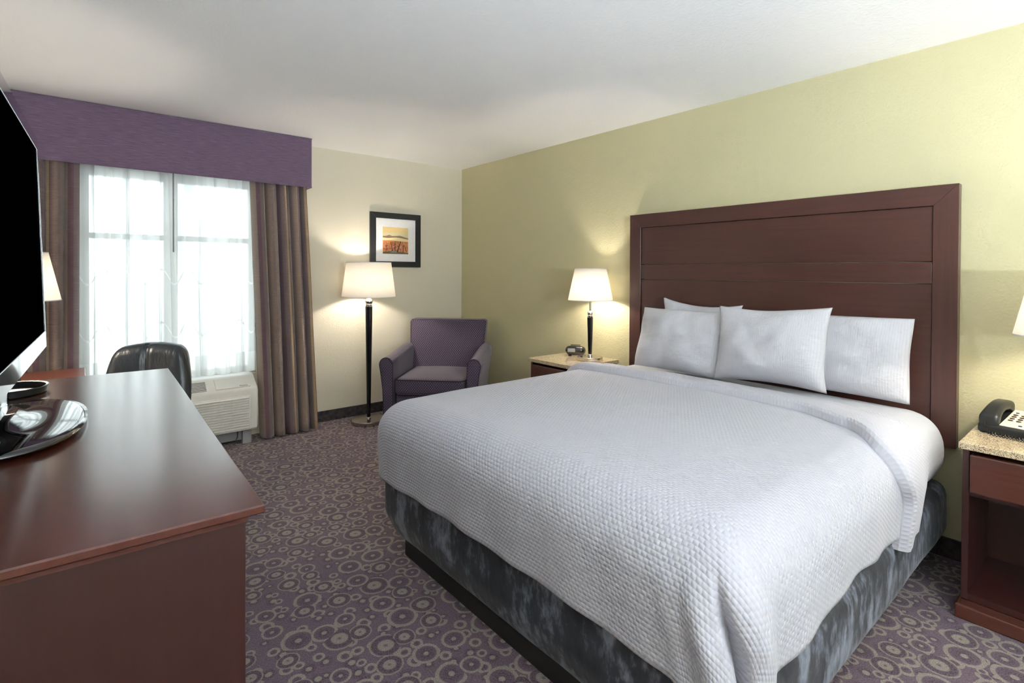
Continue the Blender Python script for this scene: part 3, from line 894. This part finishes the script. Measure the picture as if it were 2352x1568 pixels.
def pleats(fold, t, v, seed):
    """fold depth profile 0..1 : rounded forward folds with narrow gathered valleys"""
    ph = fold * t + 0.16 * noise.noise(Vector((t * 6 + seed, v * 0.8, 0)))
    c = abs(math.sin(PI * ph))
    return c ** 0.55
def hanging(name, xt0, xt1, xb0, xb1, y0, zt, zb, fold, amp, mat, seed, nu=220, nv=40, thick=0.0, fade=0.0, unit=1.55):
    def fn(u, v):
        vv = v
        x = lerp(lerp(xt0, xt1, u), lerp(xb0, xb1, u), vv)
        a = amp * (0.75 + 0.35 * vv)
        y = y0 - a * pleats(fold, u, vv, seed) + 0.012 * noise.noise(Vector((u * 9 + seed, vv * 2.5, 3)))
        z = lerp(zt, zb, vv)
        return Vector((x, y, z))
    wid = abs(xb1 - xb0) * unit
    bm = grid_surface(fn, nu, nv, lambda u, v: (u * wid + seed, lerp(zt, zb, v)))
    o = mk(name, bm, mat, None, 'all')
    if thick:
        md = o.modifiers.new('thickness', 'SOLIDIFY'); md.thickness = thick; md.offset = 0
    return o
c1 = hanging('curtain', -2.185, -1.76, -2.10, -1.655, -0.135, 2.46, 0.012, 4.4, 0.10, M['drape'], 0.0, thick=0.004)
tag(c1, 'brown and plum striped drape between air conditioner and floor lamp', 'curtain', 'striped drapes'); setorigin(c1)
c2 = hanging('curtain', -3.60, -3.235, -3.60, -3.25, -0.135, 2.46, 0.012, 3.8, 0.10, M['drape'], 0.11, thick=0.004)
tag(c2, 'brown and plum striped drape behind the television and desk lamp', 'curtain', 'striped drapes'); setorigin(c2)
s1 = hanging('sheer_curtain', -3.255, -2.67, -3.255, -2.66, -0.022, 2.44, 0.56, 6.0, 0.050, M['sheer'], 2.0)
tag(s1, 'white sheer curtain panel behind the leather chair', 'curtain', 'sheer window curtains'); setorigin(s1)
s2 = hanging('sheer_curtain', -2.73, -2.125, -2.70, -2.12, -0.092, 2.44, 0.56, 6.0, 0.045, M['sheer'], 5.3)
tag(s2, 'white sheer curtain panel above the air conditioner controls', 'curtain', 'sheer window curtains'); setorigin(s2)
wd = tag(mk('curtain_wand', lathe(B(), [(0.005, 1.515), (0.005, 2.45)], 10, (-2.70, -0.170, 0)), M['ivory_dark'], None, True), 'thin grey curtain wand hanging before the sheers', 'curtain wand'); setorigin(wd)

# ------------------------------------------------------------------ air conditioner under the window
ax0, ax1 = -3.20, -2.135
pt = root('air_conditioner', 'white through-wall air conditioner under the window', 'air conditioner', ((ax0 + ax1) / 2, -0.12, 0))
prof = [(-0.002, 0.11), (-0.235, 0.11), (-0.25, 0.125), (-0.258, 0.30), (-0.256, 0.43), (-0.248, 0.452), (-0.20, 0.485), (-0.14, 0.525), (-0.11, 0.536), (-0.002, 0.538)]
bm = B()
xs = [(ax0, 0.93), (ax0 + 0.012, 1.0), (ax1 - 0.012, 1.0), (ax1, 0.93)]
rings = []
for x, k in xs:
    rings.append([bm.verts.new((x, y * k, 0.32 + (z - 0.32) * k)) for y, z in prof])
for a, b in zip(rings, rings[1:]):
    for i in range(len(prof)):
        j = (i + 1) % len(prof); bm.faces.new((a[i], a[j], b[j], b[i]))
bm.faces.new(rings[0]); bm.faces.new(list(reversed(rings[-1])))
bmesh.ops.recalc_face_normals(bm, faces=bm.faces)
mk('cabinet', bm, M['ivory'], pt, True, local=False)
mk('sleeve', bx(ax0 + 0.05, ax1 - 0.09, -0.19, -0.001, 0.03, 0.12), M['ivory_dark'], pt, local=False)
mk('foot', bx(ax1 - 0.11, ax1 - 0.045, -0.225, -0.16, 0.0, 0.12, bev=0.003), M['ivory_dark'], pt, local=False)
mk('foot', bx(ax0 + 0.045, ax0 + 0.11, -0.225, -0.16, 0.0, 0.12, bev=0.003), M['ivory_dark'], pt, local=False)
gr = mk('front_panel', bx(ax0 + 0.06, ax1 - 0.062, -0.266, -0.25, 0.117, 0.392, bev=0.007, seg=3), M['ivory'], pt, local=False)
slat = None
for k in range(13):
    z = 0.133 + k * 0.0196
    if slat is None:
        b_ = B(); gx0, gx1 = ax0 + 0.075, ax1 - 0.075
        ps = [(-0.266, 0.0), (-0.278, 0.004), (-0.2775, 0.008), (-0.266, 0.0155)]
        a = [b_.verts.new((gx0, y, zz + z)) for y, zz in ps]; c = [b_.verts.new((gx1, y, zz + z)) for y, zz in ps]
        for i in range(4): b_.faces.new((a[i], a[(i + 1) % 4], c[(i + 1) % 4], c[i]))
        b_.faces.new(a); b_.faces.new(c[::-1])
        bmesh.ops.recalc_face_normals(b_, faces=b_.faces)
        slat = mk('slat', b_, M['ivory'], gr, local=False)
    else:
        o = slat.copy(); COL.objects.link(o); o.parent = gr; o.location = (0, 0, k * 0.0196)
# sloped top: control door and vents, in the plane between (y -0.248,z .452) and (-0.14,.525)
sv = Vector((0, 0.108, 0.073)).normalized(); nv_ = Vector((0, -0.073, 0.108)).normalized()
def slope_box(x0, x1, s0, s1, t0, t1):
    bm = B(); o0 = Vector((0, -0.248, 0.452)); vs = []
    for x in (x0, x1):
        for s in (s0, s1):
            for t in (t0, t1): vs.append(bm.verts.new(Vector((x, 0, 0)) + o0 + sv * s + nv_ * t))
    for f in ((0, 1, 3, 2), (4, 6, 7, 5), (0, 4, 5, 1), (2, 3, 7, 6), (0, 2, 6, 4), (1, 5, 7, 3)): bm.faces.new([vs[i] for i in f])
    bmesh.ops.recalc_face_normals(bm, faces=bm.faces)
    bmesh.ops.bevel(bm, geom=list(bm.edges), offset=0.002, segments=2, affect='EDGES')
    return bm
dd = mk('control_door', slope_box(ax1 - 0.30, ax1 - 0.055, 0.008, 0.120, 0.0, 0.007), M['ivory'], pt, local=False)
mk('vent_well', slope_box(ax0 + 0.06, ax1 - 0.36, 0.010, 0.118, -0.004, 0.0015), M['vent_dark'], pt, local=False)
vb = None
for k in range(7):
    bb = slope_box(ax0 + 0.062, ax1 - 0.362, 0.013 + k * 0.0155, 0.0205 + k * 0.0155, 0.0, 0.007)
    mk('vent_slat', bb, M['ivory'], pt, local=False)
for k in range(5):
    x = ax1 - 0.46 - 0.14 * k
    mk('vent_rib', slope_box(x - 0.003, x + 0.003, 0.011, 0.117, 0.0, 0.009), M['ivory'], pt, local=False)
cu_ = bpy.data.curves.new('brand_lettering', 'FONT'); cu_.body = 'Amana'; cu_.size = 0.021; cu_.extrude = 0.0003
tmp = bpy.data.objects.new('tmp_text', cu_); COL.objects.link(tmp)
bpy.context.view_layer.update()
me = bpy.data.meshes.new_from_object(tmp.evaluated_get(bpy.context.evaluated_depsgraph_get())); bpy.data.objects.remove(tmp)
b_ = B(); b_.from_mesh(me)
xf = Matrix((Vector((1, 0, 0)), sv, nv_)).transposed().to_4x4()
b_.transform(Matrix.Translation(Vector((ax1 - 0.135, -0.248, 0.452)) + sv * 0.016 + nv_ * 0.0075) @ xf)
mk('brand_lettering', b_, M['ink'], dd, local=False)
mk('power_cord', tube(B(), [(ax1 - 0.14, -0.2, 0.11), (ax1 - 0.145, -0.215, 0.06), (ax1 - 0.16, -0.22, 0.035), (ax1 - 0.13, -0.225, 0.028), (ax1 - 0.15, -0.228, 0.012)], 0.004, 8), M['black_plastic'], pt, True, local=False)

# ------------------------------------------------------------------ dresser (local: x front +, y length)
DA = math.radians(-1.43)
ds = root('dresser', 'long cherry wood dresser holding the television', 'dresser', (-3.2335, -2.683, 0), DA)
L2, D2 = 0.945, 0.30
bmt = B()
prof = [(0.0, 0.902), (0.0, 0.888), (-0.028, 0.872), (-0.028, 0.866)]
outs = []
for ins, z in [(0.003, 0.902), (0.0, 0.899), (0.0, 0.887), (0.003, 0.884), (0.026, 0.874), (0.026, 0.866)]:
    outs.append([bmt.verts.new((x, y, z)) for x, y in ((-D2, -L2 + ins), (D2 - ins, -L2 + ins), (D2 - ins, L2 - ins), (-D2, L2 - ins))])
for a, b in zip(outs, outs[1:]):
    for i in range(4): bmt.faces.new((a[i], b[i], b[(i + 1) % 4], a[(i + 1) % 4]))
bmt.faces.new(outs[0]); bmt.faces.new(outs[-1][::-1])
bmesh.ops.recalc_face_normals(bmt, faces=bmt.faces)
mk('top', bmt, M['cherry'], ds, label='polished cherry top')
mk('carcass', bx(-D2, D2 - 0.030, -L2 + 0.03, L2 - 0.03, 0.06, 0.866, bev=0.002), M['cherry_v'], ds)
mk('plinth', bx(-D2 + 0.02, D2 - 0.05, -L2 + 0.05, L2 - 0.05, 0.0, 0.06), M['cherry_v'], ds)
for r_ in range(3):
    for c_ in range(2):
        y0 = -L2 + 0.05 + c_ * 0.93; z0 = 0.09 + r_ * 0.255
        dw = mk('drawer', bx(D2 - 0.034, D2 - 0.026, y0, y0 + 0.90, z0, z0 + 0.24, bev=0.004), M['cherry'], ds)
        mk('handle', tube(B(), [(D2 - 0.028, y0 + 0.39, z0 + 0.13), (D2 - 0.004, y0 + 0.40, z0 + 0.13), (D2 - 0.004, y0 + 0.50, z0 + 0.13), (D2 - 0.028, y0 + 0.51, z0 + 0.13)], 0.005, 8), M['nickel'], dw, True)

# ------------------------------------------------------------------ television on the dresser
tv = root('television', 'black flat screen television on the dresser', 'television', (-3.419, -2.635, 0.902), math.radians(-2.1))
TW, TZ0, TZ1 = 1.23, 0.175, 0.985
tilt = Matrix.Translation((0, 0, TZ0)) @ Matrix.Rotation(math.radians(-1.7), 4, 'Y') @ Matrix.Translation((0, 0, -TZ0))
def tvm(name, bm, mat, par=tv, sm=False):
    bm.transform(tilt); return mk(name, bm, mat, par, sm)
xf0 = 0.052   # front plane
tvm('casing', bx(-0.05, xf0 - 0.014, -TW / 2 + 0.004, TW / 2 - 0.004, TZ0 + 0.004, TZ1 - 0.004, bev=0.01, seg=3), M['black_plastic'])
tvm('screen', bx(xf0 - 0.016, xf0 - 0.008, -TW / 2 + 0.04, TW / 2 - 0.04, TZ0 + 0.062, TZ1 - 0.05), M['screen'])
bz = B()
for a in ((-TW / 2, TW / 2, TZ1 - 0.05, TZ1), (-TW / 2, TW / 2, TZ0, TZ0 + 0.062), (-TW / 2, -TW / 2 + 0.04, TZ0 + 0.062, TZ1 - 0.05), (TW / 2 - 0.04, TW / 2, TZ0 + 0.062, TZ1 - 0.05)):
    box(bz, xf0 - 0.014, xf0, a[0], a[1], a[2], a[3])
bezel = tvm('bezel', bz, M['gloss_black'])
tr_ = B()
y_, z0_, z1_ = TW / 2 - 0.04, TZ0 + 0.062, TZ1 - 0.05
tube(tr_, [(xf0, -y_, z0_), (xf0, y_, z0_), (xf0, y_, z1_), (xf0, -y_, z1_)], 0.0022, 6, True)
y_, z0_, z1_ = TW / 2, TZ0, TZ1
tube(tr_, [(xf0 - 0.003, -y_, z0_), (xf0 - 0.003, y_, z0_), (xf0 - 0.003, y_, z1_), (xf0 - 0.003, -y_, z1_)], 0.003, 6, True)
tvm('silver_and_glint', tr_, M['silver'], bezel, True)  # highlights on the bezel bevels, modelled as thin silver lines
def ell(prof, seg=72):
    bm = B(); rings = []
    for rx, ry, z, cx in prof:
        rings.append([bm.verts.new((cx + rx * math.copysign(abs(math.cos(t)) ** 0.85, math.cos(t)), ry * math.copysign(abs(math.sin(t)) ** 0.85, math.sin(t)), z)) for t in [2 * PI * i / seg for i in range(seg)]])
    for a, b in zip(rings, rings[1:]):
        for i in range(seg): bm.faces.new((a[i], a[(i + 1) % seg], b[(i + 1) % seg], b[i]))
    bm.faces.new(rings[0][::-1]); bm.faces.new(rings[-1])
    return bm
mk('stand_base', ell([(0.165, 0.34, 0.006, 0.0), (0.19, 0.365, 0.010, 0.0), (0.193, 0.368, 0.016, 0.0), (0.17, 0.34, 0.023, 0.0), (0.11, 0.25, 0.028, 0.0), (0.06, 0.16, 0.034, -0.01), (0.045, 0.13, 0.05, -0.015)]), M['gloss_black'], tv, 'all')
for sx in (-1, 1):
    for sy in (-1, 1): mk('foot_pad', lathe(B(), [(0.012, 0.0), (0.012, 0.008)], 14, (sx * 0.09, sy * 0.22, 0)), M['black_plastic'], tv)
mk('neck', rbox(0.045, 0.20, 0.26, 0.012, m=4, c=(-0.02, 0, 0.165)), M['gloss_black'], tv, 'all')

# round serving tray behind the television
ty = root('serving_tray', 'round black tray on the dresser beyond the television', 'tray', (-3.462, -2.02, 0.902))
mk('tray_dish', lathe(B(), [(0.108, 0.0), (0.118, 0.004), (0.121, 0.026), (0.127, 0.027), (0.128, 0.024)][:4] + [(0.123, 0.030), (0.116, 0.028), (0.112, 0.007), (0.0002, 0.006)], 56), M['black_plastic'], ty, True)

# ------------------------------------------------------------------ desk and office chair
dk = root('desk', 'reddish wood desk between dresser and window', 'desk', (-3.41, -1.09, 0))
mk('desk_top', bx(-3.605, -3.215, -1.69, -0.49, 0.73, 0.76, bev=0.004), M['desk'], dk, local=False)
for y in (-1.665, -0.54):
    mk('side_panel', bx(-3.60, -3.25, y, y + 0.025, 0.0, 0.73, bev=0.002), M['cherry_v'], dk, local=False)
mk('modesty_panel', bx(-3.60, -3.58, -1.64, -0.54, 0.25, 0.73), M['cherry_v'], dk, local=False)

oc = root('office_chair', 'black leather office chair behind the dresser', 'chair', (-3.035, -1.32, -0.0), math.radians(-26))
star = B()
for k in range(5):
    a = 2 * PI * k / 5 + 0.3
    mk('leg', tube(B(), [(0.02 * math.cos(a), 0.02 * math.sin(a), 0.10), (0.27 * math.cos(a), 0.27 * math.sin(a), 0.07)], [0.026, 0.016], 8), M['black_plastic'], oc, True)
    mk('caster', lathe(B(), [(0.012, 0.0), (0.026, 0.012), (0.026, 0.045), (0.012, 0.055)], 14, (0.27 * math.cos(a), 0.27 * math.sin(a), 0)), M['black_plastic'], oc, True)
star.free()
mk('gas_column', lathe(B(), [(0.03, 0.07), (0.03, 0.25), (0.02, 0.25), (0.02, 0.40)], 18), M['black_plastic'], oc, True)
mk('seat', rbox(0.50, 0.48, 0.10, 0.045, m=8, c=(0, 0.0, 0.45)), M['leather'], oc, 'all')
mk('back_bracket', bx(-0.035, 0.035, 0.17, 0.215, 0.38, 0.62, bev=0.006), M['black_plastic'], oc)
def obw(p):
    t = (p.z + 0.23) / 0.46
    wx = 1.0 - 0.22 * max(0, t - 0.35) ** 2 / 0.42 - 0.05 * (1 - min(1, t / 0.3))
    p = Vector((p.x * wx, p.y, p.z))
    dome = 0.05 * (1 - (p.x / 0.245) ** 2)
    if t > 0.6: p.z += dome * (t - 0.6) / 0.4 - 0.03 * (t - .6) / .4
    p.y += 0.09 * t - 0.05 * (p.x / 0.245) ** 2
    if p.y < 0.09 * t:   # puffed front with one vertical channel
        p.y -= 0.03 * (1 - (p.x / 0.245) ** 4) - 0.020 * math.exp(-((p.x + 0.015) / 0.012) ** 2)
    return p
obk = mk('backrest', rbox(0.45, 0.105, 0.46, 0.05, m=30, f=obw, c=(0, 0.22, 0.705)), M['leather'], oc, 'all')
def rim(off):
    pts = []
    for k in range(41):
        a = lerp(-0.15, PI + 0.15, k / 40)
        x = 0.215 * math.copysign(abs(math.cos(a)) ** 0.5, math.cos(a)); z = 0.23 * math.copysign(abs(math.sin(a)) ** 0.55, math.sin(a)) if math.sin(a) > 0 else 0.23 * math.sin(a)
        q = obw(Vector((x * 0.985, off, max(-0.22, z) * 0.985 - 0.012)))
        pts.append(q + Vector((0, 0.22, 0.705)))
    return pts
mk('piping', tube(B(), rim(-0.028), 0.004, 6), M['leather'], obk, True)
mk('stitching', tube(B(), rim(0.012), 0.0012, 4), M['thread'], obk, True)

# ------------------------------------------------------------------ alarm clock
ck = root('alarm_clock', 'small black alarm clock on the nightstand next to the lamp', 'clock', (-0.135, -1.845, 0.70), math.radians(-52))
def ckw(p):
    k = 1 - 0.35 * max(0, (p.y + 0.055) / 0.11)      # tapers towards the rear
    return Vector((p.x * (1 - 0.10 * max(0, p.y / 0.055)), p.y, p.z * k))
mk('housing', rbox(0.165, 0.11, 0.084, 0.038, m=8, f=ckw, c=(0, 0, 0.046)), M['gloss_black'], ck, 'all')
mk('display', bx(-0.06, 0.0, -0.0565, -0.054, 0.036, 0.066, bev=0.001), M['silver'], ck)
mk('snooze_bar', bx(-0.04, 0.04, -0.012, 0.016, 0.084, 0.0895, bev=0.002), M['black_plastic'], ck)
for sx in (-1, 1):
    mk('foot', bx(sx * 0.045 - 0.012, sx * 0.045 + 0.012, -0.02, 0.02, 0.0, 0.008), M['black_plastic'], ck)

# ------------------------------------------------------------------ telephone (local: front = -x, handset on +y side)
ph = root('telephone', 'black desk telephone with cream keypad on granite nightstand', 'telephone', (-0.177, -4.445, 0.70), math.radians(-9))
def wedge(p):
    t = (p.x + 0.105) / 0.21
    return Vector((p.x, p.y, p.z * (0.55 + 0.75 * t) + (0.0)))
bd = rbox(0.21, 0.20, 0.06, 0.015, m=6, f=lambda p: Vector((p.x, p.y, (p.z + 0.03) * (0.62 + 0.75 * (p.x + 0.105) / 0.21))), c=(0, 0, 0.0))
mk('body', bd, M['black_plastic'], ph, 'all')
def ptop(x): return 0.06 * (0.62 + 0.75 * (x + 0.105) / 0.21)
def plate(x0, x1, y0, y1, th, mat, par, name):
    b = B(); v = []
    for x, y in ((x0, y0), (x1, y0), (x1, y1), (x0, y1)): v.append(b.verts.new((x, y, ptop(x) + th)))
    u = [b.verts.new((q.co.x, q.co.y, q.co.z - th - 0.002)) for q in v]
    b.faces.new(v); b.faces.new(u[::-1])
    for i in range(4): b.faces.new((v[i], u[i], u[(i + 1) % 4], v[(i + 1) % 4]))
    bmesh.ops.recalc_face_normals(b, faces=b.faces)
    return mk(name, b, mat, par)
fp = plate(-0.09, 0.092, -0.095, 0.030, 0.0025, M['cream_plate'], ph, 'faceplate')
def key(x, y, r=0.0075):
    b = B(); lathe(b, [(r, 0.0), (r, 0.0025), (r * 0.8, 0.0035)], 14, (x, y, ptop(x) + 0.002))
    mk('key', b, M['key_dark'], fp, True)
for r_ in range(4):
    for c_ in range(3): key(-0.028 + 0.021 * r_, 0.012 - 0.026 * c_, 0.0085)
for c_ in range(4): key(0.058, 0.012 - 0.026 * c_, 0.006)
for c_ in range(3): key(-0.07, -0.030 - 0.022 * c_, 0.0065)
for r_ in range(4): key(-0.028 + 0.021 * r_, -0.075, 0.0065)
def handset_warp(p):
    k = math.cos(p.x / 0.1025 * PI / 2)
    return Vector((p.x, p.y * (1.0 - 0.16 * k ** 2), p.z * (1 + 0.25 * (abs(p.x) / 0.1) ** 3) + 0.024 * k + p.x * 0.22 - (0.012 if abs(p.x) > 0.065 and p.z < 0 else 0)))
mk('handset', rbox(0.205, 0.068, 0.036, 0.016, m=12, f=handset_warp, c=(0.0, 0.064, 0.075)), M['black_plastic'], ph, 'all')
coil = []
for k in range(321):
    t = k / 320; a = t * 2 * PI * 15
    c0 = Vector((lerp(-0.108, -0.135, sstep(0, 0.3, t)), lerp(0.075, -0.085, t), lerp(0.045, 0.0085, sstep(0, 0.12, t))))
    coil.append(c0 + Vector((0.0065 * math.cos(a), 0.0, 0.0065 * math.sin(a))))
mk('coiled_cord', tube(B(), [(-0.085, 0.075, 0.052)] + coil, 0.0017, 5), M['black_plastic'], ph, True)
